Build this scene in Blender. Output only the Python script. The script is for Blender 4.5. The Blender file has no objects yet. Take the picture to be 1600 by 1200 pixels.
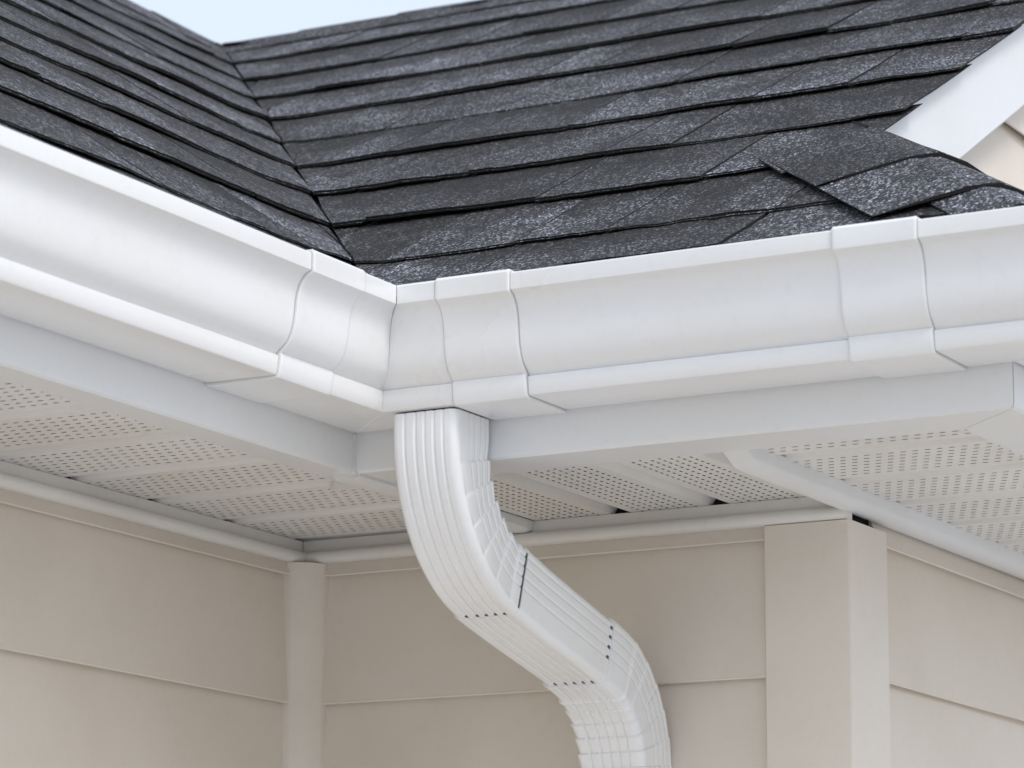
import bpy, math, random
from mathutils import Vector, Matrix, noise

# ------------------------------------------------------------------ camera
CAM = Vector((2.1601, -3.3806, -0.6255))
yaw, pitch, roll = map(math.radians, (28.9052, 12.072, 0.2291))
fw = Vector((-math.sin(yaw)*math.cos(pitch), math.cos(yaw)*math.cos(pitch), math.sin(pitch)))
r0 = Vector((math.cos(yaw), math.sin(yaw), 0)); u0 = r0.cross(fw)
rt = math.cos(roll)*r0 + math.sin(roll)*u0; up = -math.sin(roll)*r0 + math.cos(roll)*u0
cd = bpy.data.cameras.new('camera'); cam = bpy.data.objects.new('camera', cd)
bpy.context.scene.collection.objects.link(cam)
cam.matrix_world = Matrix(((rt.x, up.x, -fw.x, CAM.x), (rt.y, up.y, -fw.y, CAM.y), (rt.z, up.z, -fw.z, CAM.z), (0, 0, 0, 1)))
cd.sensor_width = 36.0; cd.lens = 5192.6*36/1600; cd.clip_start = .05; cd.clip_end = 3000
cd.dof.use_dof = True; cd.dof.focus_distance = 3.65; cd.dof.aperture_fstop = 11
SC = bpy.context.scene; SC.camera = cam
COL = SC.collection

# ------------------------------------------------------------------ sky, sun, exposure
SUN_AZ, SUN_EL = math.radians(-24), math.radians(47)        # measured from +X towards +Y
w = bpy.data.worlds.new('World'); SC.world = w; w.use_nodes = True
nt = w.node_tree; bg = nt.nodes['Background']
sky = nt.nodes.new('ShaderNodeTexSky'); sky.sky_type = 'NISHITA'; sky.sun_disc = False
sky.sun_elevation = SUN_EL; sky.sun_rotation = math.pi/2 - SUN_AZ
sky.air_density = 1.0; sky.dust_density = 3.0; sky.ozone_density = 1.0
veil = nt.nodes.new('ShaderNodeMix'); veil.data_type = 'RGBA'; veil.inputs[0].default_value = .62   # thin even cloud veil over the blue
veil.inputs[7].default_value = (6.0, 6.45, 7.1, 1)
nt.links.new(sky.outputs[0], veil.inputs[6]); nt.links.new(veil.outputs[2], bg.inputs[0]); bg.inputs[1].default_value = 0.13
sd = bpy.data.lights.new('sun', 'SUN'); sd.energy = .85; sd.angle = math.radians(17); sd.color = (1, .99, .975)
sun = bpy.data.objects.new('sun', sd); COL.objects.link(sun)
sv = Vector((math.cos(SUN_EL)*math.cos(SUN_AZ), math.cos(SUN_EL)*math.sin(SUN_AZ), math.sin(SUN_EL)))
sun.rotation_euler = sv.to_track_quat('Z', 'Y').to_euler()
vs = SC.view_settings; vs.view_transform = 'Standard'; vs.look = 'None'; vs.exposure = 0.47; vs.gamma = 1

random.seed(11)
# ------------------------------------------------------------------ dimensions (metres)
EB, EA, L, E2 = .4038, .3243, .7141, .3549      # eave depth of back wall / left wall, back wall length, gable overhang
ZF, ZG, ZL, ZT1, ZT2 = .0234, .0674, .0872, .1698, .1878
GB, GT = .085, .1232
Z0, MB, ZA0, MA = .225, .56, .229, .71
XC = L + E2
GROUND = -2.55
YEND, YBACK = -2.5, 2.6
RAKE = .778

# ------------------------------------------------------------------ materials
def mat(name):
    m = bpy.data.materials.new(name); m.use_nodes = True
    return m, m.node_tree, m.node_tree.nodes['Principled BSDF']
def N(t, typ, **kw):
    n = t.nodes.new(typ)
    for k, v in kw.items(): setattr(n, k, v)
    return n
def coords(t, scale=(1, 1, 1), rand=False):
    tc = N(t, 'ShaderNodeTexCoord'); mp = N(t, 'ShaderNodeMapping'); mp.inputs['Scale'].default_value = scale
    src = tc.outputs['Object']
    if rand:
        oi = N(t, 'ShaderNodeObjectInfo'); ad = N(t, 'ShaderNodeVectorMath', operation='MULTIPLY_ADD')
        ad.inputs[1].default_value = (37.0, 37.0, 37.0)
        t.links.new(oi.outputs['Random'], ad.inputs[0]); t.links.new(src, ad.inputs[2]); src = ad.outputs[0]
    t.links.new(src, mp.inputs[0]); return mp.outputs[0]
def ramp(t, fac, stops):
    r = N(t, 'ShaderNodeValToRGB'); e = r.color_ramp.elements
    while len(e) < len(stops): e.new(.5)
    for q, (pos, c) in zip(e, stops): q.position = pos; q.color = (*c, 1) if len(c) == 3 else c
    t.links.new(fac, r.inputs[0]); return r.outputs[0]
def painted(name, base, rough=.4, dirt=.06, coat=.0, bump=.02, bscale=6):
    m, t, b = mat(name)
    n1 = N(t, 'ShaderNodeTexNoise'); n1.inputs['Scale'].default_value = 5; n1.inputs['Detail'].default_value = 6
    t.links.new(coords(t, rand=True), n1.inputs['Vector'])
    lo = tuple(c*(1-dirt*1.6)*k for c, k in zip(base, (1, .99, .965)))
    c = ramp(t, n1.outputs[0], [(.3, lo), (.62, base)])
    n2 = N(t, 'ShaderNodeTexNoise'); n2.inputs['Scale'].default_value = 90; n2.inputs['Detail'].default_value = 3
    t.links.new(coords(t), n2.inputs['Vector'])
    mx = N(t, 'ShaderNodeMix', data_type='RGBA', blend_type='MULTIPLY'); mx.inputs[0].default_value = .5
    sp = ramp(t, n2.outputs[0], [(.3, (.955, .95, .94)), (.45, (1, 1, 1))])
    t.links.new(c, mx.inputs[6]); t.links.new(sp, mx.inputs[7]); t.links.new(mx.outputs[2], b.inputs['Base Color'])
    rr = N(t, 'ShaderNodeMapRange'); rr.inputs[3].default_value = rough-.07; rr.inputs[4].default_value = rough+.1
    t.links.new(n1.outputs[0], rr.inputs[0]); t.links.new(rr.outputs[0], b.inputs['Roughness'])
    b.inputs['Coat Weight'].default_value = coat; b.inputs['Coat Roughness'].default_value = .16
    n3 = N(t, 'ShaderNodeTexNoise'); n3.inputs['Scale'].default_value = bscale; n3.inputs['Detail'].default_value = 2
    t.links.new(coords(t, rand=True), n3.inputs['Vector'])
    bp = N(t, 'ShaderNodeBump'); bp.inputs['Strength'].default_value = bump; bp.inputs['Distance'].default_value = .05
    t.links.new(n3.outputs[0], bp.inputs['Height']); t.links.new(bp.outputs[0], b.inputs['Normal'])
    return m
M = {}
M['white'] = painted('white_aluminium', (.85, .85, .855), .28, .008, .5, .02, 3)
M['spout'] = painted('white_downspout_enamel', (.89, .895, .905), .14, .02, 1.0, .03, 9)
M['fascia'] = painted('white_fascia_aluminium', (.80, .81, .825), .33, .015, .3, .03, 4)
M['soffit'] = painted('soffit_vinyl', (.80, .78, .755), .5, .06, 0, .05, 8)
M['trim'] = painted('trim_vinyl', (.80, .775, .74), .42, .05, 0, .05, 8)
M['whitetrim'] = painted('white_trim_vinyl', (.80, .795, .785), .38, .04, 0, .05, 8)
M['siding'] = painted('beige_siding_vinyl', (.76, .69, .605), .5, .05, 0, .10, 3.5)
M['post'] = painted('beige_post_vinyl', (.775, .71, .635), .5, .05, 0, .06, 4)
M['rake'] = painted('white_rake_aluminium', (.80, .81, .83), .4, .03, .1, .06, 3)
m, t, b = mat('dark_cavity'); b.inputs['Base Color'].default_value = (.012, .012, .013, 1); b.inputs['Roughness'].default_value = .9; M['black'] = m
M['seam_shade'] = painted('grey_seam_shade', (.60, .60, .60), .6, .2)
m, t, b = mat('joint_gap_shade'); b.inputs['Base Color'].default_value = (.10, .10, .102, 1); b.inputs['Roughness'].default_value = .8; M['darkgrey'] = m
m, t, b = mat('rafter_wood'); b.inputs['Roughness'].default_value = .9
n1 = N(t, 'ShaderNodeTexNoise'); n1.inputs['Scale'].default_value = 12; t.links.new(coords(t, (1, 8, 8)), n1.inputs['Vector'])
t.links.new(ramp(t, n1.outputs[0], [(.3, (.05, .035, .022)), (.7, (.11, .08, .05))]), b.inputs['Base Color']); M['wood'] = m
# asphalt shingle: coloured mineral granules on a dark ground, tone differs from tab to tab
def shingle_mat(name, sc):
    m, t, b = mat(name); b.inputs['Roughness'].default_value = .78; b.inputs['Specular IOR Level'].default_value = .35
    oi = N(t, 'ShaderNodeObjectInfo')
    v = N(t, 'ShaderNodeTexVoronoi'); v.inputs['Scale'].default_value = 520; v.inputs['Randomness'].default_value = 1
    t.links.new(coords(t, sc), v.inputs['Vector'])
    gs = N(t, 'ShaderNodeSeparateColor'); t.links.new(v.outputs['Color'], gs.inputs[0])
    gran = ramp(t, gs.outputs[0], [(0, (.005, .005, .0055)), (.45, (.018, .0183, .019)), (.70, (.042, .043, .0455)), (.86, (.12, .1225, .129)), (.985, (.30, .305, .318))])
    v2 = N(t, 'ShaderNodeTexVoronoi'); v2.inputs['Scale'].default_value = 170; t.links.new(coords(t, sc), v2.inputs['Vector'])
    gs2 = N(t, 'ShaderNodeSeparateColor'); t.links.new(v2.outputs['Color'], gs2.inputs[0])
    clump = ramp(t, gs2.outputs[1], [(0, (.82, .82, .82)), (.5, (1, 1, 1)), (1, (1.2, 1.2, 1.22))])
    bl = N(t, 'ShaderNodeTexNoise'); bl.inputs['Scale'].default_value = 7; bl.inputs['Detail'].default_value = 5; bl.inputs['Roughness'].default_value = .6
    t.links.new(coords(t, (1, 1, 1), True), bl.inputs['Vector'])
    blot = ramp(t, bl.outputs[0], [(.32, (.46, .44, .425)), (.50, (.95, .945, .945)), (.66, (1.5, 1.5, 1.54))])
    tone = ramp(t, oi.outputs['Random'], [(0, (.62, .60, .59)), (.35, (.84, .83, .82)), (.6, (1.03, 1.03, 1.05)), (1, (1.5, 1.51, 1.57))])
    # shade below the next course painted into the tab colour: a ragged darker area towards the upper edge, shifted along every tab
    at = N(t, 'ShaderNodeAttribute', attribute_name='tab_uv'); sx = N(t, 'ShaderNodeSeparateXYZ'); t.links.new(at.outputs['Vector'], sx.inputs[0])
    def mth(op, a, b_):
        n = N(t, 'ShaderNodeMath', operation=op)
        for i, q in enumerate((a, b_)):
            if isinstance(q, (int, float)): n.inputs[i].default_value = q
            else: t.links.new(q, n.inputs[i])
        return n.outputs[0]
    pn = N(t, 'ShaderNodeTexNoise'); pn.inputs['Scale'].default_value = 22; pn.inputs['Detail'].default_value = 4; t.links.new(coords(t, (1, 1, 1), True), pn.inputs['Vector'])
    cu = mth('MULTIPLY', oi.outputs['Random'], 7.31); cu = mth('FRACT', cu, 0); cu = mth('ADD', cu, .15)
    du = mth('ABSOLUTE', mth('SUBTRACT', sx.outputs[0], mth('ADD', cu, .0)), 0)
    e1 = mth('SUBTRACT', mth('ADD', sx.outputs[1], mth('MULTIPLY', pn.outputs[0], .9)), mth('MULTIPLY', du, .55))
    shadow_band = ramp(t, e1, [(.78, (1.12, 1.12, 1.14)), (1.0, (.50, .47, .45))])
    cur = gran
    for x in (clump, blot, tone, shadow_band):
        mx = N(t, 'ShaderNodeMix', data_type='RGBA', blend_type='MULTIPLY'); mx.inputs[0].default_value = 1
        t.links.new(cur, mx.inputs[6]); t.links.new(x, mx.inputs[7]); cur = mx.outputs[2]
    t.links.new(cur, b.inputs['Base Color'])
    bp = N(t, 'ShaderNodeBump'); bp.inputs['Strength'].default_value = .55; bp.inputs['Distance'].default_value = .0015
    t.links.new(gs.outputs[0], bp.inputs['Height']); t.links.new(bp.outputs[0], b.inputs['Normal'])
    return m
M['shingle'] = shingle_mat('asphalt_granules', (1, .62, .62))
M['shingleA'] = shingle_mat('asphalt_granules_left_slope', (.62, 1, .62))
m, t, b = mat('asphalt_edge'); b.inputs['Roughness'].default_value = .85
n1 = N(t, 'ShaderNodeTexNoise'); n1.inputs['Scale'].default_value = 500; t.links.new(coords(t), n1.inputs['Vector'])
t.links.new(ramp(t, n1.outputs[0], [(.35, (.004, .004, .005)), (.7, (.02, .019, .018))]), b.inputs['Base Color']); M['edge'] = m
m, t, b = mat('gravel_ground'); b.inputs['Roughness'].default_value = .95
n1 = N(t, 'ShaderNodeTexVoronoi'); n1.inputs['Scale'].default_value = 45; t.links.new(coords(t), n1.inputs['Vector'])
n2 = N(t, 'ShaderNodeTexNoise'); n2.inputs['Scale'].default_value = .6; n2.inputs['Detail'].default_value = 8; t.links.new(coords(t), n2.inputs['Vector'])
s = N(t, 'ShaderNodeSeparateColor'); t.links.new(n1.outputs['Color'], s.inputs[0])
mx = N(t, 'ShaderNodeMix', data_type='RGBA', blend_type='MULTIPLY'); mx.inputs[0].default_value = 1
t.links.new(ramp(t, s.outputs[0], [(0, (.41, .405, .395)), (1, (.65, .64, .625))]), mx.inputs[6]); t.links.new(ramp(t, n2.outputs[0], [(.3, (.8, .8, .8)), (.7, (1.1, 1.1, 1.08))]), mx.inputs[7])
t.links.new(mx.outputs[2], b.inputs['Base Color']); M['ground'] = m

# ------------------------------------------------------------------ helpers
def thing(name, label, cat, loc=(0, 0, 0), group=None):
    o = bpy.data.objects.new(name, None); COL.objects.link(o); o.location = loc; o.empty_display_size = .05
    o['label'] = label; o['category'] = cat
    if group: o['group'] = group
    return o
def tag(o, label, cat, group=None):
    o['label'] = label; o['category'] = cat
    if group: o['group'] = group
    return o
def mesh(name, V, F, mats, parent=None, fm=None, smooth=None, base=None, uv=None):
    """links ONE mesh object; world coordinates in, origin at the parent (or at base)"""
    me = bpy.data.meshes.new(name)
    org = Vector(base) if base else (parent_world(parent) if parent else Vector((0, 0, 0)))
    me.from_pydata([tuple(Vector(v)-org) for v in V], [], F)
    for k in (mats if isinstance(mats, (list, tuple)) else [mats]): me.materials.append(M[k])
    if fm: me.polygons.foreach_set('material_index', fm)
    if smooth is not None:
        me.polygons.foreach_set('use_smooth', [True]*len(F)); me.set_sharp_from_angle(angle=math.radians(smooth))
    if uv:
        lay = me.attributes.new('tab_uv', 'FLOAT_VECTOR', 'POINT'); lay.data.foreach_set('vector', [c for q in uv for c in (q[0], q[1], 0.0)])
    me.update()
    o = bpy.data.objects.new(name, me); COL.objects.link(o)
    if parent: o.parent = parent
    if base: o.location = org - (parent_world(parent) if parent else Vector((0, 0, 0)))
    return o
def parent_world(p):
    v = Vector((0, 0, 0))
    while p: v = v + p.location; p = p.parent
    return v
def loft(rings, closed=True, caps=True):
    n = len(rings[0]); V = [p for r in rings for p in r]; F = []
    for i in range(len(rings)-1):
        for j in range(n if closed else n-1):
            k = (j+1) % n
            F.append((i*n+j, i*n+k, (i+1)*n+k, (i+1)*n+j))
    if caps and closed:
        F.append(tuple(range(n-1, -1, -1))); F.append(tuple(range((len(rings)-1)*n, len(rings)*n)))
    return V, F
def flip(F): return [tuple(reversed(f)) for f in F]
def box(a, b):
    x0, y0, z0 = a; x1, y1, z1 = b
    V = [(x, y, z) for z in (z0, z1) for y in (y0, y1) for x in (x0, x1)]
    return V, [(0, 2, 3, 1), (4, 5, 7, 6), (0, 1, 5, 4), (2, 6, 7, 3), (0, 4, 6, 2), (1, 3, 7, 5)]
def join(parts):
    V, F = [], []
    for v, f in parts:
        n = len(V); V += list(v); F += [tuple(i+n for i in q) for q in f]
    return V, F
def sheet(path, th):
    """open polyline -> closed thin polygon, thickness to the inside"""
    return list(path)+offset(path, -th)[::-1]
def offset(path, d):
    out = []
    for i, (a, b) in enumerate(path):
        p0 = path[max(i-1, 0)]; p1 = path[min(i+1, len(path)-1)]
        n = []
        for (u, v) in (((a, b) if i == 0 else p0, p1 if i == 0 else (a, b)), ((a, b) if i < len(path)-1 else p0, p1 if i < len(path)-1 else (a, b))):
            dx, dz = v[0]-u[0], v[1]-u[1]; l = math.hypot(dx, dz) or 1; n.append((dz/l, -dx/l))
        mx_, mz_ = n[0][0]+n[1][0], n[0][1]+n[1][1]; l = math.hypot(mx_, mz_) or 1; mx_, mz_ = mx_/l, mz_/l
        k = 1/max(.6, mx_*n[0][0]+mz_*n[0][1])
        out.append((a+mx_*d*k, b+mz_*d*k))
    return out
# three eave directions: left eave (facing +X), back eave (facing -Y), gable eave (facing +X)
def onA(d, s, z): return (EA+d, s, z)
def onB(d, s, z): return (s, -EB-d, z)
def onC(d, s, z): return (XC+d, s, z)

# ------------------------------------------------------------------ ground
gv, gf = box((-600, -600, GROUND-.3), (600, 600, GROUND))
g = mesh('ground', gv, gf, 'ground'); g['kind'] = 'structure'

# ------------------------------------------------------------------ walls with lapped siding boards
REV = .1547; LAP0 = -.0152
def wall_levels(top, bottom, first):
    z = first; out = [(top, first)] if top > first else []
    while z > bottom:
        out.append((z, max(z-REV, bottom))); z -= REV
    return out
def board_profile(zt, zb, lap=.014):
    # (depth out of wall, z): face leans out towards its bottom, curled drip edge, returns under
    return [(.0, zt+.0055), (.0026, zt+.0055), (.0034, zt-.002), (lap-.001, zb+.004), (lap, zb+.0015), (lap-.0012, zb), (lap-.0028, zb+.0022), (.0044, zb+.0062), (.0, zb+.0062)]
def siding(parent, fn, s0, s1, levels):
    for zt, zb in levels:
        pr = board_profile(zt+.0, zb)
        n = 10
        rings = []
        for i in range(n+1):
            s = s0+(s1-s0)*i/n
            wob = .0009*math.sin(s*5.1+zb*17)+.0006*math.sin(s*11.7+zb*31)
            rings.append([fn(d+(wob if d > .001 else 0), s, z) for d, z in pr])
        V, F = loft(rings)
        mesh('siding_board', V, F, 'siding', parent, smooth=40)
def wA(d, s, z): return (d, s, z)
def wB(d, s, z): return (s, -d, z)
def wC(d, s, z): return (L+d, s, z)
lv = wall_levels(.012, GROUND, LAP0)
wallA = thing('house_wall', 'beige lap siding wall on the left, running from the inside corner post', 'wall', (0, -.9, GROUND))
V, F = box((-.12, YEND, GROUND), (-.001, .12, .30)); mesh('sheathing', V, F, 'black', wallA)
siding(wallA, wA, YEND, -.030, lv)
wallB = thing('house_wall', 'short beige lap siding wall behind the downspout, between the two corner posts', 'wall', (.35, 0, GROUND))
V, F = box((0, .001, GROUND), (L-.001, .12, .30)); mesh('sheathing', V, F, 'black', wallB)
siding(wallB, wB, .030, L-.078, lv)
wallC = thing('house_wall', 'sunlit beige lap siding wall right of the outside corner post', 'wall', (L, .9, GROUND))
V, F = box((L-.12, .121, GROUND), (L-.001, YBACK, .30)); mesh('sheathing', V, F, 'black', wallC)
siding(wallC, wC, .078, YBACK, lv)

# inside corner post: soft rounded face between the two walls
pr = [(-.0, -.0435), (.0135, -.0435), (.0165, -.042)]
for k in range(9):
    a = k/8; pr.append((.0165+.0255*a+.0022*math.sin(math.pi*a), -.042+.0255*a-.0022*math.sin(math.pi*a)))
pr += [(.0435, -.0135), (.0435, 0), (.001, -.001)]
V, F = loft([[(x, y, z) for x, y in pr] for z in (GROUND, .0008)])
tag(mesh('inside_corner_post', V, F, 'post', smooth=35, base=(0, 0, GROUND)), 'slim beige rounded post in the inside corner where two siding walls meet', 'corner post')
# outside corner post
def rounded_L(p, r):
    return p
t_ = .0165; wB_, wC_ = .088, .092
pr = [(L-wB_, .0), (L-wB_, -t_+.0015), (L-wB_+.0015, -t_)]
for k in range(5):
    a = -math.pi/2+k/4*math.pi/2; pr.append((L+t_-.0035+.0035*math.cos(a), -t_+.0035+.0035*math.sin(a)))
pr += [(L+t_, wC_-.0015), (L+t_-.0015, wC_), (L, wC_), (L-.0005, .0005)]
V, F = loft([[(x, y, z) for x, y in pr] for z in (GROUND, .0006)])
tag(mesh('outside_corner_post', V, flip(F), 'post', smooth=35, base=(L, 0, GROUND)), 'wide square beige corner post at the outside corner of the siding', 'corner post')

# ------------------------------------------------------------------ fascia boards
def fascia_prof(wd):
    return [(.0, .2), (.0, ZF+.006), (-.0012, ZF+.0022), (-.004, ZF), (-wd, ZF+.0015), (-wd, ZF+.007), (-.016, ZF+.012), (-.016, .2)]
fas, fasB = fascia_prof(.046), fascia_prof(.083)
def run(fn, prof, s_a, s_b, n=1):
    """s_a, s_b: callables of d giving the end coordinate (so ends can be mitred)"""
    rings = []
    for i in range(n+1):
        a = i/n
        rings.append([fn(d, s_a(d)*(1-a)+s_b(d)*a, z) for d, z in prof])
    return loft(rings)
const = lambda v: (lambda d: v)
mitA = lambda d: -EB-d           # inside corner, seen from the left eave
mitB = lambda d: EA+d            # inside corner, seen from the back eave
mitBo = lambda d: XC+d           # outside corner, back eave
mitCo = lambda d: -EB-d          # outside corner, gable eave
gap = .0005
V, F = run(onA, fas, const(YEND), lambda d: mitA(d)-gap)
tag(mesh('fascia_board', V, F, 'fascia', smooth=30, base=(EA, -1.2, ZF)), 'white fascia board under the left gutter, left of the inside corner', 'fascia')
V, F = run(onB, fasB, lambda d: mitB(d)+gap, lambda d: mitBo(d)-gap)
tag(mesh('fascia_board', V, F, 'fascia', smooth=30, base=(.7, -EB, ZF)), 'long white fascia board under the gutter right of the downspout', 'fascia')
V, F = run(onC, fasB, lambda d: mitCo(d)+gap, const(YBACK))
tag(mesh('fascia_board', V, flip(F), 'fascia', smooth=30, base=(XC, .5, ZF)), 'white fascia board turning the corner at the far right edge', 'fascia')
# thin seam cover on the inside fascia corner
V, F = loft([[(EA+a, -EB+b, z) for a, b in ((-.003, -.0022), (.0022, -.0022), (.0022, .003), (.0, .0))] for z in (ZF-.0015, ZG-.002)])
c = tag(mesh('fascia_corner_strip', V, F, 'whitetrim', base=(EA, -EB, ZF)), 'thin white strip over the fascia seam in the inside corner', 'trim')

# ------------------------------------------------------------------ perforated soffits
ZS = .0315
def soffit_mesh(length, width, pu=.0136, hole=.0062, hw=.0025, g0=.026):
    """panel sheet in (u, v, h): flat with staggered slots, then a V groove along one edge"""
    V, F = [], []
    def q(u0, v0, u1, v1, h0=0, h1=0):
        n = len(V); V.extend([(u0, v0, h0), (u1, v0, h0), (u1, v1, h1), (u0, v1, h1)]); F.append((n, n+3, n+2, n+1))
    flat = width-g0; rows = 7; m0 = .010; pv = (flat-2*m0)/rows
    q(0, 0, length, m0)
    for r in range(rows):
        a = m0+r*pv; h0 = a+(pv-hw)/2; h1 = h0+hw
        q(0, a, length, h0); q(0, h1, length, a+pv)
        u = 0.0; x = .006+(r % 2)*pu/2
        while x+hole < length-.004:
            q(u, h0, x, h1); u = x+hole; x += pu
        q(u, h0, length, h1)
    q(0, flat-m0, length, flat)
    q(0, flat, length, flat+.007, 0, .012); q(0, flat+.007, length, flat+.014, .012, .012)
    q(0, flat+.014, length, width, .012, 0)
    return V, F
def soffit(label, base, place, length, width, count, start):
    root = thing('soffit', label, 'soffit', base)
    V, F = soffit_mesh(length, width)
    me = None
    for k in range(count):
        if me is None:
            me = bpy.data.meshes.new('soffit_panel'); me.from_pydata([place(u, v, h) for u, v, h in V], [], F)
            me.materials.append(M['soffit']); me.update()
        o = bpy.data.objects.new('soffit_panel', me); COL.objects.link(o); o.parent = root
        o.location = Vector(start(k)) - Vector(base)
    return root
soffit('perforated beige soffit over the left wall, in shade beside the inside corner', (0, -.9, ZS),
       lambda u, v, h: (u, v, h), EA-.018, .155, 17, lambda k: (.0, -.030-.155*(k+1)+.027, ZS))
soffit('perforated beige soffit strip behind the downspout with ribs towards the back wall', (.5, -.2, ZS),
       lambda u, v, h: (v, -u, h), EB-.018, .1255, 3, lambda k: (EA+.0055+.1255*k, 0, ZS))
soffit('perforated pale soffit under the gable overhang at the right', (L+.1, .6, ZS),
       lambda u, v, h: (u, v, h), E2-.018, .157, 19, lambda k: (L, -EB+.024+.157*k, ZS))

# ------------------------------------------------------------------ vinyl channels round the soffits
def channel_prof(h0, h1, d):
    r = (h1-h0)/2; out = [(0, ZS-.0004), (.009, ZS-.0004), (.009, h1+.0004), (d-r, h1)]
    for k in range(1, 8):
        a = math.pi/2-math.pi*k/8; out.append((d-r+r*math.cos(a), (h0+h1)/2+r*math.sin(a)))
    return out+[(d-r, h0), (0, h0)]
pr = channel_prof(.0012, .0170, .021)
V, F = loft([[wA(d, s, z) for d, z in pr] for s in (YEND, -.0005)])
tag(mesh('soffit_channel', V, F, 'trim', smooth=50, base=(0, -.9, 0)), 'beige trim channel along the top of the left siding wall', 'trim')
V, F = loft([[wB(d, s, z) for d, z in pr] for s in (.0098, L+.013)])
tag(mesh('soffit_channel', V, F, 'trim', smooth=50, base=(.35, 0, 0)), 'beige trim channel along the top of the wall behind the downspout', 'trim')
pr = [(.004, .0335), (.004, .0155), (.006, .012), (.010, .0102), (.017, .0100), (.024, .0118), (.030, .0158), (.033, .0205), (.034, .0335)]
rings = [[(L+d, -EB+(.070 if z > .0236 else .084+(.0236-z)*3.5), z) for d, z in pr]] + [[(L+d, s, z) for d, z in pr] for s in (.4, YBACK)]
V, F = loft(rings)
tag(mesh('soffit_channel', V, flip(F), 'whitetrim', smooth=50, base=(L, .6, 0)), 'bright white trim rail running diagonally from the fascia along the right wall', 'trim')
pr = [(-.016, .0312), (-.016, .021), (-.010, .017), (.010, .017), (.016, .021), (.016, .0312)]
V, F = loft([[(EA-.012+d, s, z) for d, z in pr] for s in (-EB+.004, -.004)])
tag(mesh('soffit_channel', V, flip(F), 'whitetrim', smooth=35, base=(EA, -.2, 0)), 'pale trim strip across the soffit from the inside fascia corner, behind the downspout', 'trim')

# ------------------------------------------------------------------ rain gutter
def ogee():
    P = [(.002, ZT2+.012), (.002, ZG+.002), (.004, ZG), (GB-.0035, ZG), (GB-.0012, ZG+.0006), (GB+.0003, ZG+.0028),
         (GB+.0022, ZL-.0012), (GB+.0018, ZL-.0002), (GB-.0015, ZL+.0010)]
    pts = [(.0885, ZL+.0060), (.0960, ZL+.0125), (.1003, ZL+.0210), (.1030, ZL+.0310), (.1044, ZL+.0420), (.1052, ZL+.0520),
           (.1066, ZL+.0605), (.1092, ZL+.0685), (.1132, ZL+.0750), (.1168, ZL+.0790)]
    P += pts
    P += [(GT-.0012, ZT1-.0010), (GT+.0004, ZT1), (GT+.0007, ZT1+.0015), (GT+.0007, ZT2-.0015), (GT-.0008, ZT2), (GT-.0095, ZT2), (GT-.0105, ZT2-.002), (GT-.0105, ZT2-.007)]
    return P
PROF = ogee()
TRIMP = PROF[1:-2]
def gutter_run(parent, fn, sa, sb, off=0.0, name='gutter_run', n=14, fl=False, lip=0.0, sag=True):
    path = offset(PROF, off) if off else PROF
    poly = sheet(path, .0012)
    rings = []
    for i in range(n+1):
        a = i/n
        ring = []
        for d, z in poly:
            s = sa(d)*(1-a)+sb(d)*a
            wv = (.00045*math.sin(s*7.3+z*11)+.0003*math.sin(s*17.1+z*29)) if (sag and .03 < d) else 0
            ring.append(fn(d+wv, s, z))
        rings.append(ring)
    V, F = loft(rings)
    return mesh(name, V, flip(F) if fl else F, 'white', parent, smooth=32)
MITER_OFF = .0023
def sleeve(parent, fn, s0, s1, fl=False, name='joint_sleeve'):
    """connector wrapped round the gutter, edges rolled down to the run it covers"""
    st = [(s0, .0004), (s0+.0003, .0028), (s0+.0012, .0032), (s0+.004, .0030), (s1-.004, .0030), (s1-.0012, .0032), (s1-.0003, .0028), (s1, .0004)]
    rings = []
    for s, off in st:
        rings.append([fn(d, s, z) for d, z in sheet(offset(TRIMP, off), .0015)])
    V, F = loft(rings)
    o = mesh(name, V, flip(F) if fl else F, 'white', parent, smooth=30)
    for a, b_, off in ((s0-.0008, s0+.0002, MITER_OFF if abs(s0-.496) < .001 else .0009), (s1-.0002, s1+.0008, MITER_OFF if abs(s1+.592) < .001 else .0009)):   # grey hairline painted in for the edge shade at each end
        V, F = loft([[fn(d, s_, z) for d, z in sheet(offset(TRIMP, off), .0012)] for s_ in (a, b_)])
        mesh('seam_shade_line', V, flip(F) if fl else F, 'seam_shade', o, smooth=30)
    return o
gut = thing('rain_gutter', 'white ogee rain gutter running round the inside corner of the eaves', 'gutter', (EA, -EB, ZG))
gutter_run(gut, onA, const(YEND), const(-.600), n=30)
sleeve(gut, onA, -.690, -.592)
gutter_run(gut, onA, const(-.612), lambda d: mitA(d)-.0006, off=.0014, name='corner_miter', n=4, sag=False)
gutter_run(gut, onB, lambda d: mitB(d)+.0006, const(.512), off=.0014, name='corner_miter', n=4, sag=False)
sleeve(gut, onB, .496, .582)
gutter_run(gut, onB, const(.500), const(.978), n=16)
sleeve(gut, onB, .9355, 1.0225)
gutter_run(gut, onB, const(.979), lambda d: mitBo(d)-.0005, n=6)
gutter_run(gut, onC, lambda d: mitCo(d)+.0005, const(YBACK), n=20, fl=True)

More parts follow.
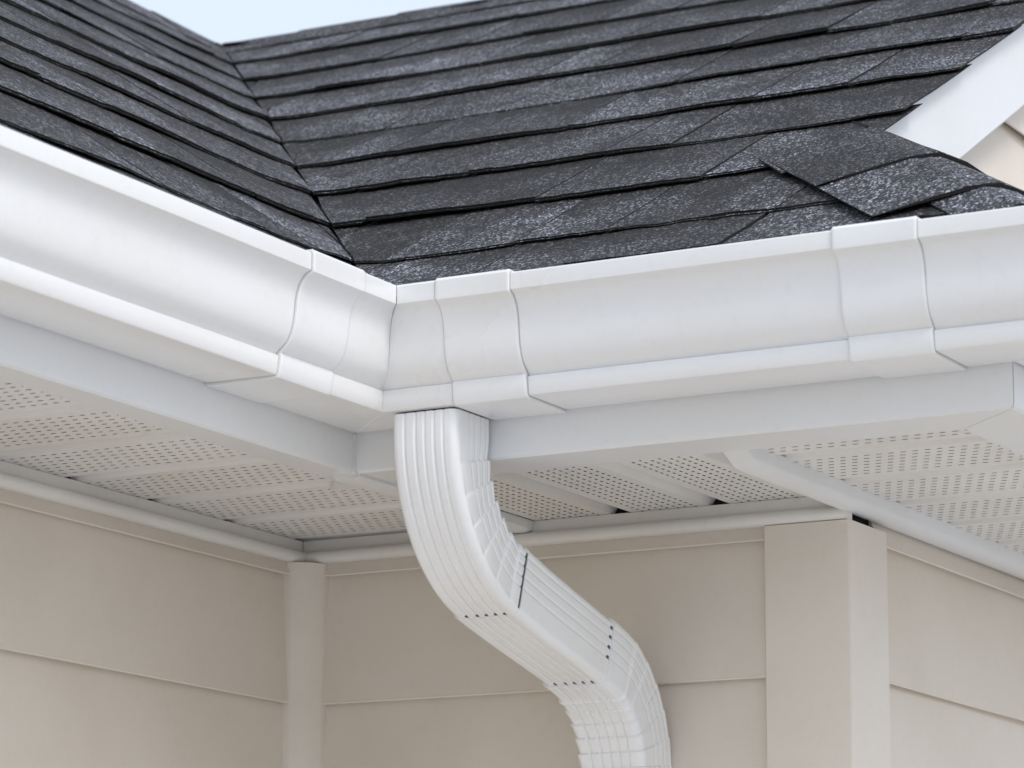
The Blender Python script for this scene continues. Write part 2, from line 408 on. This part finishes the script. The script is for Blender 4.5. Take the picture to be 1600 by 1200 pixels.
# ------------------------------------------------------------------ downspout
XD1 = .4941; WD = .0769; XD0 = XD1-WD; XCN = (XD0+XD1)/2; DD = .076
def spout_section(sc=0.0, rib=1.0):
    """rounded rectangle with pressed ribs: list of (x offset, depth offset, face v 0 front..1 back)"""
    hx, hy, r = WD/2+sc, DD/2+sc, .0085
    pts = []
    def groove(c, wd, amp, u):                         # a narrow pressed groove at c
        x = (u-c)/wd
        return amp*max(0.0, 1-x*x) if abs(x) < 1 else 0.0
    def ribs(u, half, k0):
        return rib*sum(groove(c, .0021, .0015, u) for c in k0)
    gr = [-.0225, -.0095, .0015, .0125, .0235]
    gs = [-.008, .004, .016, .027]
    n = 80
    for i in range(n+1):                               # front face, left -> right
        u = -(hx-r)+2*(hx-r)*i/n; pts.append((u, -hy+ribs(u, hx, gr)))
    for k in range(1, 6): a = -math.pi/2+math.pi/2*k/6; pts.append((hx-r+r*math.cos(a), -hy+r+r*math.sin(a)))
    for i in range(n+1):                               # right side, front -> back
        u = -(hy-r)+2*(hy-r)*i/n; pts.append((hx-.5*ribs(u, hy, gs), u))
    for k in range(1, 6): a = math.pi/2*k/6; pts.append((hx-r+r*math.cos(a), hy-r+r*math.sin(a)))
    for i in range(17): u = (hx-r)-2*(hx-r)*i/16; pts.append((u, hy))
    for k in range(1, 6): a = math.pi/2+math.pi/2*k/6; pts.append((-hx+r+r*math.cos(a), hy-r+r*math.sin(a)))
    for i in range(17): u = (hy-r)-2*(hy-r)*i/16; pts.append((-hx, u))
    for k in range(1, 6): a = math.pi+math.pi/2*k/6; pts.append((-hx+r+r*math.cos(a), -hy+r+r*math.sin(a)))
    return pts
TH = math.radians(73); R1 = .147; R2 = .128
Y1 = -.445; Y2 = -.0475; ZB = .046
LS = ((Y2-Y1)-(R1+R2)*(1-math.cos(TH)))/math.sin(TH)
def path(s):
    """centre line: s from 0 at the start of bend 1; returns (y, z), angle from vertical"""
    if s < 0: return Y1, ZB-s, 0.0
    if s < R1*TH:
        a = s/R1; return Y1+R1*(1-math.cos(a)), ZB-R1*math.sin(a), a
    y, z = Y1+R1*(1-math.cos(TH)), ZB-R1*math.sin(TH); s -= R1*TH
    if s < LS: return y+s*math.sin(TH), z-s*math.cos(TH), TH
    y += LS*math.sin(TH); z -= LS*math.cos(TH); s -= LS
    if s < R2*TH:
        a = TH-s/R2; return y+R2*(math.cos(a)-math.cos(TH)), z-R2*(math.sin(TH)-math.sin(a)), a
    y += R2*(1-math.cos(TH)); z -= R2*math.sin(TH); s -= R2*TH
    return y, z-s, 0.0
def skew(s): return .013*smooth01((s-R1*TH)/(LS+.03))
def smooth01(x): x = min(1, max(0, x)); return x*x*(3-2*x)
def spout_part(parent, name, s_list, sc=0.0, pleat=None, taper=None, mname='spout'):
    rings = []; sec = spout_section(sc)
    for s in s_list:
        if taper: sec = spout_section(taper[0]+(taper[1]-taper[0])*(s-s_list[0])/(s_list[-1]-s_list[0]))
        y, z, a = path(s); ring = []
        for x, v in sec:
            dx, dv = x, v
            if pleat: dx, dv = pleat(s, x, v)
            # depth axis is perpendicular to the path in the YZ plane
            ring.append((XCN+skew(s)+dx, y+dv*math.cos(a), z+dv*math.sin(a)))
        rings.append(ring)
    V, F = loft(rings)
    return mesh(name, V, F, mname, parent, smooth=38)
def lin(a, b, n): return [a+(b-a)*i/n for i in range(n+1)]
NP = 6
P0, P1 = .004, R1*TH-.012
PL = (P1-P0)/NP
def pleat1(s, x, v):                                   # tucks on the inside (back) of the upper bend
    if P0 <= s <= P1:
        k = (s-P0)/PL; f = k-math.floor(k)
        saw = (f**1.6) if f < .93 else (f**1.6)*(1-(f-.93)/.07)
    else: saw = 0
    wgt = smooth01((v+DD*.30)/(DD*.75)) + (.55 if x > WD*.46 and v > -DD*.42 else 0)*smooth01((v+DD*.44)/(DD*.12))
    wgt = min(1, wgt)
    k = 1-.085*saw*wgt*(1 if abs(x) > WD*.3 else .8)
    return x*(1-.065*saw*wgt), (v if v < 0 else v*(1-.075*saw*wgt))
S2 = R1*TH+LS
Q0, Q1 = S2+.022, S2+R2*TH+.012
QL = (Q1-Q0)/6
def pleat2(s, x, v):                                   # tucks on the inside (front) of the lower bend
    if Q0 <= s <= Q1:
        k = (s-Q0)/QL; f = k-math.floor(k)
        saw = (1-f)**1.2 if f > .10 else f/.10
    else: saw = 0
    wgt = .35+.65*smooth01((DD*.5-v)/(DD*.8))
    return x*(1+.060*saw*wgt), (v*(1+.048*saw*wgt) if v < 0 else v*(1+.03*saw*wgt))
def pleat_samples(a, b, p0, pl, n):
    S = set([a, b])
    for i in range(n):
        for f in (0, .05, .10, .3, .5, .7, .86, .93, .965, .999): S.add(p0+pl*(i+f))
    S |= set(lin(a, b, 24)); return sorted(x for x in S if a <= x <= b)
spout = thing('downspout', 'white ribbed downspout with two crimped elbows dropping from the gutter to the wall', 'downspout', (XCN, Y2, GROUND))
SA, SB = -(ZG-.0035-ZB), R1*TH+.004
SJ = R1*TH+.190
spout_part(spout, 'elbow', pleat_samples(SA, SB+.02, P0, PL, NP), .0004, pleat1)
spout_part(spout, 'pipe', lin(SB, SJ+.03, 14), taper=(.0018, -.0010))
def seam(s, shift, sc=-.0011):                                    # solid dark ring painting in the shaded gap between elbow and pipe
    sec = spout_section(sc, 0.0); rings = []
    for q in (s-.004, s+.0016):
        y, z, a = path(q); rings.append([(XCN+skew(q)+x+(shift if x > WD*.4 else 0), y+v*math.cos(a), z+v*math.sin(a)) for x, v in sec])
    V, F = loft(rings); mesh('lap_gap_shade', V, F, 'darkgrey', spout, smooth=40)
seam(SB+.0008, .0004, .0001); seam(SJ-.0006, .0004, -.0011)  # dark rings painting in the shaded lap gaps
spout_part(spout, 'elbow', pleat_samples(SJ, S2+R2*TH+.05, Q0, QL, 6), .0018, pleat2)
zend = path(S2+R2*TH)[1]
spout_part(spout, 'pipe', lin(S2+R2*TH+.02, S2+R2*TH+(zend-GROUND)-.15, 12), -.0006)
# outlet collar between gutter floor and elbow
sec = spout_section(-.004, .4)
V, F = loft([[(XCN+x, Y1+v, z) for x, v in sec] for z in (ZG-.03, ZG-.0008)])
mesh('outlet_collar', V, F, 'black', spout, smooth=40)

# ------------------------------------------------------------------ roofs
def pB(s, r, h):
    n = Vector((0, -MB, 1)).normalized(); return Vector((s, -EB+r, Z0+MB*r))+n*h
def pA(s, r, h):
    n = Vector((MA, 0, 1)).normalized(); return Vector((EA-r, s, ZA0+MA*r))+n*h
MC = .70
def pC(s, r, h):
    n = Vector((MC, 0, 1)).normalized(); return Vector((XC-r, s, Z0+MC*r))+n*h
def valley_B(r):                                       # x of valley for a run r up the back roof
    z = Z0+MB*r; return EA-(z-ZA0)/MA
def valley_A(r):                                       # y of valley for a run r up the left roof
    z = ZA0+MA*r; return -EB+(z-Z0)/MB
ZR = 1.205
RB = (ZR-Z0)/MB; RA = (ZR-ZA0)/MA
def cove(dist):                                        # shingles are bedded in a soft hollow at the valley
    return .003*math.exp(-(dist/.035)**2)
def rng_led(v): return abs(noise.noise(Vector((v*31.7, 5.5, 1.1))))
def tab(parent, P, s0, s1, r0, E, lo, hi, thick, lift, jit, clip, name='shingle', mats=('shingle', 'edge'), vdist=None, rmax=9):
    """one shingle tab, from its butt edge (run r0) up under the next course"""
    ns = max(3, int((s1-s0)/.012)); rs = [0.0, .012, E*.5, E, E+.04]
    top, under = [], []
    for j, dr in enumerate(rs):
        r = min(r0+dr, rmax); f = dr/(E+.04)
        rt_, ru = [], []
        for i in range(ns+1):
            a = i/ns; s = s0+(s1-s0)*a
            rr = r
            if j == 0: rr += jit(s)
            if clip: s = clip(s, rr)
            hb = (.0026*(1-f)**2)*max(.3, 1+1.5*noise.noise(Vector((s*4.5, r0*17, 3))))+.0036*(1-f)*.35+.0006
            wob = .0009*noise.noise(Vector((s*9, rr*9, s0*3)))
            lf = lift*(1-f)**2*(1-a if lift > 0 else a)
            cv = cove(vdist(s, rr)) if vdist else 0
            ht = hb+thick*(1-.72*f)+wob+abs(lf)+cv
            rt_.append(P(s, rr, ht)); ru.append(P(s, rr, hb+abs(lf)*.9+cv-(0 if j == 0 else .0)))
        top.append(rt_); under.append(ru)
    # skip tabs squeezed to nothing by the clip
    if (top[0][-1]-top[0][0]).length < .012 and (top[3][-1]-top[3][0]).length < .012: return None
    V, F, fm = [], [], []
    n = ns+1
    for row in top: V += row
    for j in range(len(rs)-1):
        for i in range(ns): F.append((j*n+i, j*n+i+1, (j+1)*n+i+1, (j+1)*n+i)); fm.append(0)
    # laminated butt: the lower ply peeps out a few millimetres below the upper one
    k = len(V)
    led = .0030+.0035*rng_led(s0)
    for i in range(n):
        up_, lo_ = top[0][i], under[0][i]; mid = lo_.lerp(up_, .42)
        dn = (top[0][i]-top[1][i]).normalized()*led*(.6+.8*abs(noise.noise(Vector((up_.x*14, up_.y*14, 2)))))
        V += [mid, mid+dn, lo_+dn]
    for i in range(ns):
        a_, b2 = k+3*i, k+3*i+3
        F.append((a_, b2, i+1, i)); fm.append(1)
        F.append((a_+1, b2+1, b2, a_)); fm.append(0)
        F.append((a_+2, b2+2, b2+1, a_+1)); fm.append(1)
    k2 = len(V); V += [u[0] for u in under]; k3 = len(V); V += [u[-1] for u in under]
    for j in range(len(rs)-1):
        F.append((k2+j, j*n, (j+1)*n, k2+j+1)); fm.append(1)
        F.append((k3+j, k3+j+1, (j+1)*n+ns, j*n+ns)); fm.append(1)
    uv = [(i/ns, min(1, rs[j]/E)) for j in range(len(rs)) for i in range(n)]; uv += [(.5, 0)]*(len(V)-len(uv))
    return V, F, fm, uv
def place_tab(parent, mirror, *a, **k):
    q = tab(parent, *a, **k)
    if q is None: return
    V, F, fm, uv = q
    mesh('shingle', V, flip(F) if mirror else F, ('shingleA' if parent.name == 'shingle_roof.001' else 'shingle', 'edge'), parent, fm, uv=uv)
def jitter(seed, amp=.0035):
    return lambda s: amp*noise.noise(Vector((s*13, seed*7.7, 0)))+.0036*noise.noise(Vector((s*48, seed*3.1, 4)))+.0022*noise.noise(Vector((s*120, seed*2.1, 7)))
def courses(parent, P, smin, smax, rbutts, rmax, clip, mirror, vdist, skip=None, seed=1):
    rnd = random.Random(seed)
    for ci, (r0, E) in enumerate(rbutts):
        s = smin-rnd.uniform(0, .25); hi = rnd.random() < .5
        while s < smax:
            wdt = rnd.choice((rnd.uniform(.09, .15), rnd.uniform(.15, .24), rnd.uniform(.18, .30)))
            a, b_ = max(s, smin), min(s+wdt, smax); s += wdt
            if b_ == smax: b_ += rnd.uniform(-.006, .014); hi = not hi if rnd.random() < .85 else hi
            th = rnd.uniform(.0038, .0050) if hi else rnd.uniform(.0020, .0026)
            lift = rnd.choice((0, 0, 0, 1, -1))*rnd.uniform(.001, .0028)
            if b_-a < .02 or (skip and skip(a, b_, r0)): continue
            rj = rnd.uniform(-.0045, .0045)
            place_tab(parent, mirror, P, a+.0011, b_-.0011, r0+rj, min(E, max(.02, rmax-r0)), 0, 0, th, lift, jitter(seed*31+ci), clip, vdist=vdist, rmax=rmax)
EBR = .178
buttsB = [(-.034, .122)] + [(.088+i*EBR, EBR) for i in range(0, 12) if .088+i*EBR < RB-.03]
EAR = EBR*MB/MA
buttsA = [(-.034, .034+.088*MB/MA)] + [(.088*MB/MA+i*EAR, EAR) for i in range(0, 14) if .088*MB/MA+i*EAR < RA-.03]
roofB = thing('shingle_roof', 'dark grey shingle roof slope right of the valley, above the long gutter', 'roof', (.3, -EB, Z0))
roofA = thing('shingle_roof', 'dark grey shingle roof slope left of the valley, above the left gutter', 'roof', (EA, -1.0, ZA0))
vd_len = math.hypot(1/MA, 1/MB)
courses(roofB, pB, -1.6, RAKE, buttsB, RB, lambda s, r: max(s, valley_B(r)+.008), False,
        lambda s, r: abs(s-valley_B(r))*(1/MB)/vd_len, seed=5)
# the left slope runs along -Y: use s = y
courses(roofA, pA, -2.0, 1.6, buttsA, RA, lambda s, r: min(s, valley_A(r)-.003), False,
        lambda s, r: abs(s-valley_A(r))*(1/MA)/vd_len, seed=9)
# decks (with the far slopes closing the roof)
def deck(parent, pts, th=.022):
    n = Vector((0, 0, 1)); top = [Vector(p)-n*.004 for p in pts]; bot = [p-n*th for p in top]
    k = len(pts); V = top+bot; F = [tuple(range(k)), tuple(range(2*k-1, k-1, -1))]
    for i in range(k): j = (i+1) % k; F.append((i, k+i, k+j, j))
    mesh('roof_deck', V, F, 'black', parent)
e0 = -.022
deck(roofB, [pB(valley_B(e0), e0, 0), pB(RAKE-.026, e0, 0), pB(RAKE-.026, RB, 0), pB(valley_B(RB), RB, 0)])
deck(roofB, [(valley_B(RB)-.02, -EB+RB, ZR), (RAKE-.026, -EB+RB, ZR), (RAKE-.026, -EB+RB+2.2, ZR-2.2*MB), (valley_B(RB)-.02, -EB+RB+2.2, ZR-2.2*MB)])
deck(roofA, [pA(YEND, e0, 0), pA(valley_A(e0), e0, 0), pA(valley_A(RA), RA, 0), pA(YEND, RA, 0)])
deck(roofA, [(EA-RA, YEND, ZR), (EA-RA, valley_A(RA)+.5, ZR), (EA-RA-1.6, valley_A(RA)+.5, ZR-1.6*MA), (EA-RA-1.6, YEND, ZR-1.6*MA)])
# ridge caps
def cap_piece(parent, a, b_, left, right, hw, th, hb0, hb1, name, bend=.012, taper=1.0):
    """bent cap shingle from a to b (points on the ridge), wings along left/right unit vectors"""
    ax = (b_-a).normalized(); rings = []; nrm = (left+right)*-1; nrm.normalize()
    prof = []
    for k in range(-4, 5):
        q = abs(k)/4; v = (left if k < 0 else right)*(hw*q); soft = bend*max(0, 1-q*4)
        prof.append(v-nrm*soft)
    V, F, fm = [], [], []
    for (p, h) in ((a, hb0), (a+ax*.004, hb0+.0006), (a.lerp(b_, .5), (hb0+hb1)/2), (b_, hb1)):
        for v in prof:
            V.append(p+v+nrm*((h+th)*(1-.36*(v.length/hw)**2)+.0016*noise.noise(Vector((v.x*30, v.y*30+h*90, p.x*20)))))
    n = 9
    for j in range(3):
        for i in range(8): F.append((j*n+i, j*n+i+1, (j+1)*n+i+1, (j+1)*n+i)); fm.append(0)
    k = len(V)
    for v in prof: V.append(a+v+nrm*(hb0-.0005))
    for i in range(8): F.append((k+i, k+i+1, i+1, i)); fm.append(1)
    k = len(V)
    for (p, h) in ((a, hb0), (a+ax*.004, hb0), (a.lerp(b_, .5), (hb0+hb1)/2), (b_, hb1)):
        V.append(p+prof[0]+nrm*(h-.001)); V.append(p+prof[8]+nrm*(h-.001))
    for j in range(3):
        F.append((k+2*j, k+2*j+2, (j+1)*n, j*n)); fm.append(1)
        F.append((k+2*j+1, j*n+8, (j+1)*n+8, k+2*j+3)); fm.append(1)
    return mesh(name, V, F, ('shingle', 'edge'), parent, fm)
dl = Vector((0, -1, -MB)).normalized(); dr_ = Vector((0, 1, -MB)).normalized()
x = RAKE
while x > EA-RA-.02:
    p0, p1 = Vector((x, -EB+RB, ZR+.004)), Vector((x-.24, -EB+RB, ZR+.004))
    cap_piece(roofB, p1, p0, dr_, dl, .13, .003, .004, .002, 'ridge_cap'); x -= .2
dl = Vector((1, 0, -MA)).normalized(); dr_ = Vector((-1, 0, -MA)).normalized()
y = YEND
while y < valley_A(RA)-.02:
    p0, p1 = Vector((EA-RA, y, ZR+.004)), Vector((EA-RA, y+.24, ZR+.004))
    cap_piece(roofA, p0, p1, dr_, dl, .13, .003, .004, .002, 'ridge_cap'); y += .2

# small hipped return at the foot of the gable
roofC = thing('shingle_roof', 'small hipped shingle return at the right end, with thick cap shingles on its hip', 'roof', (XC, -EB, Z0))
def hip_x(r): return XC-MB*r/MC                        # x of hip for a run r up the back-facing plane
HR = (XC-L)*MC/MB
rnd = random.Random(3)
for ci, (r0, E) in enumerate([(-.034, .122), (.088, .178)]):
    s = RAKE+.001
    while s < XC+.03:
        wdt = rnd.uniform(.14, .24)
        if r0 < HR-.02 and s < hip_x(r0)-.02:
            place_tab(roofC, False, pB, s, min(s+wdt, hip_x(r0)), r0, E, 0, 0, rnd.choice((.0035, .007)), 0, jitter(91+ci), lambda a, r: max(min(a, hip_x(r)), RAKE*.2+.0), rmax=HR)
        s += wdt
deck(roofC, [pB(RAKE-.01, e0, 0), pB(hip_x(e0), e0, 0), pB(hip_x(HR), HR, 0), pB(RAKE-.011, HR-.03, 0)])
deck(roofC, [pC(-EB+e0, e0*MB/MC, 0), pC(YBACK, e0*MB/MC, 0), pC(YBACK, XC-L, 0), pC(-EB+HR, XC-L, 0)])
for ci in range(4):
    r0 = -.03+ci*.115; s = -.42
    while s < YBACK:
        wdt = rnd.uniform(.2, .36)
        q = tab(roofC, pC, max(s, -EB-.03), s+wdt, r0, .115, 0, 0, rnd.choice((.0035, .007)), 0, jitter(120+ci), lambda a, r: max(a, -EB+r*MC/MB), rmax=XC-L)
        if q and r0 < XC-L-.03: mesh('shingle', q[0], flip(q[1]), ('shingle', 'edge'), roofC, q[2], uv=q[3])
        s += wdt
# hip caps: doubled, slightly lifted pieces from the eave corner up to the gable
hipv = Vector((-MB/MC, 1, MB)).normalized()
hip0 = Vector((XC+.030*MB/MC+.004, -EB-.030, Z0-.030*MB+.006))
nB = Vector((0, -MB, 1)).normalized(); nC = Vector((MC, 0, 1)).normalized()
wl = hipv.cross(nB).normalized();  wl = wl if wl.x < 0 else -wl           # down along the back-facing plane, away from hip
wr = hipv.cross(nC).normalized();  wr = wr if wr.y > 0 else -wr
HL = (Vector((RAKE, 0, 0))-hip0).x/hipv.x
for k, (a, ln, th, hb) in enumerate(((-.03, .20, .004, .007), (.085, .27, .005, .011), (.300, .20, .005, .011), (.430, .12, .004, .006))):
    if a > HL: break
    cap_piece(roofC, hip0+hipv*a, hip0+hipv*min(a+ln, HL+.05), wr, wl, (.072 if k == 0 else .130+.004*k), th, hb, .006, 'hip_cap', bend=.006)

# ------------------------------------------------------------------ gable: siding wall and white rake board
gable = thing('gable_wall', 'beige lap siding gable wall above the right end of the gutter, behind the white rake', 'wall', (L, .9, .3))
def roofz(y): return Z0+MB*(y+EB)
yr = -EB+RB
lvl = wall_levels(1.2, .30, .302+REV*5.43)
for zt, zb in [(q, max(q-REV, .28)) for q in [1.22-REV*i for i in range(7)]]:
    pr = board_profile(zt, zb); st = lambda z: -EB+(z-Z0)/MB+.055
    if yr-st(zt) < .05: continue
    V, F = loft([[wC(d, max(-.05, st(z)), z) for d, z in pr], [wC(d, 2*yr-max(-.05, st(z)), z) for d, z in pr]]); mesh('siding_board', V, F, 'siding', gable, smooth=40)
V, F = loft([[(xx, y, z) for y, z in ((-.2, .30), (-.2, roofz(-.2)-.035), (yr, ZR-.035), (2*yr+.2, roofz(-.2)-.035), (2*yr+.2, .30))] for xx in (L-.12, L-.001)])
mesh('sheathing', V, F, 'black', gable)
def rake(sign):
    RW = .114
    pr = [(RAKE-.010, -.003), (RAKE-.010, -RW), (RAKE-.012, -RW-.003), (RAKE-.022, -RW-.003), (L+.004, -RW+.012), (L+.004, -RW+.018), (RAKE-.024, -RW+.003), (RAKE-.024, -.003)]
    rings = []
    for r in (-.03+.02, RB):
        y = -EB+r if sign > 0 else 2*yr+EB-r
        rings.append([(x_, y, Z0+MB*r+dz) for x_, dz in pr])
    V, F = loft(rings); return V, (flip(F) if sign > 0 else F)
V, F = rake(1)
rk = thing('rake_trim', 'broad white rake board sloping up along the right edge of the shingle roof', 'rake board', (RAKE, yr, ZR))
mesh('rake_board', V, F, 'rake', rk, smooth=30)
V, F = rake(-1); mesh('rake_board', V, F, 'rake', rk, smooth=30)
# folded metal drip edges at the eaves, closing the gap to the fascia
dp = [(.030, Z0-.024), (.030, Z0-.014), (-.016, Z0+.004), (-.016, Z0-.002), (.024, Z0-.018), (.024, Z0-.024)]
V, F = run(onA, dp, const(YEND), mitA); o = mesh('drip_edge', V, F, 'black', roofA)
V, F = run(onB, dp, mitB, mitBo); o = mesh('drip_edge', V, F, 'black', roofB)
V, F = run(onC, dp, mitCo, const(YBACK)); o = mesh('drip_edge', V, flip(F), 'black', roofC)
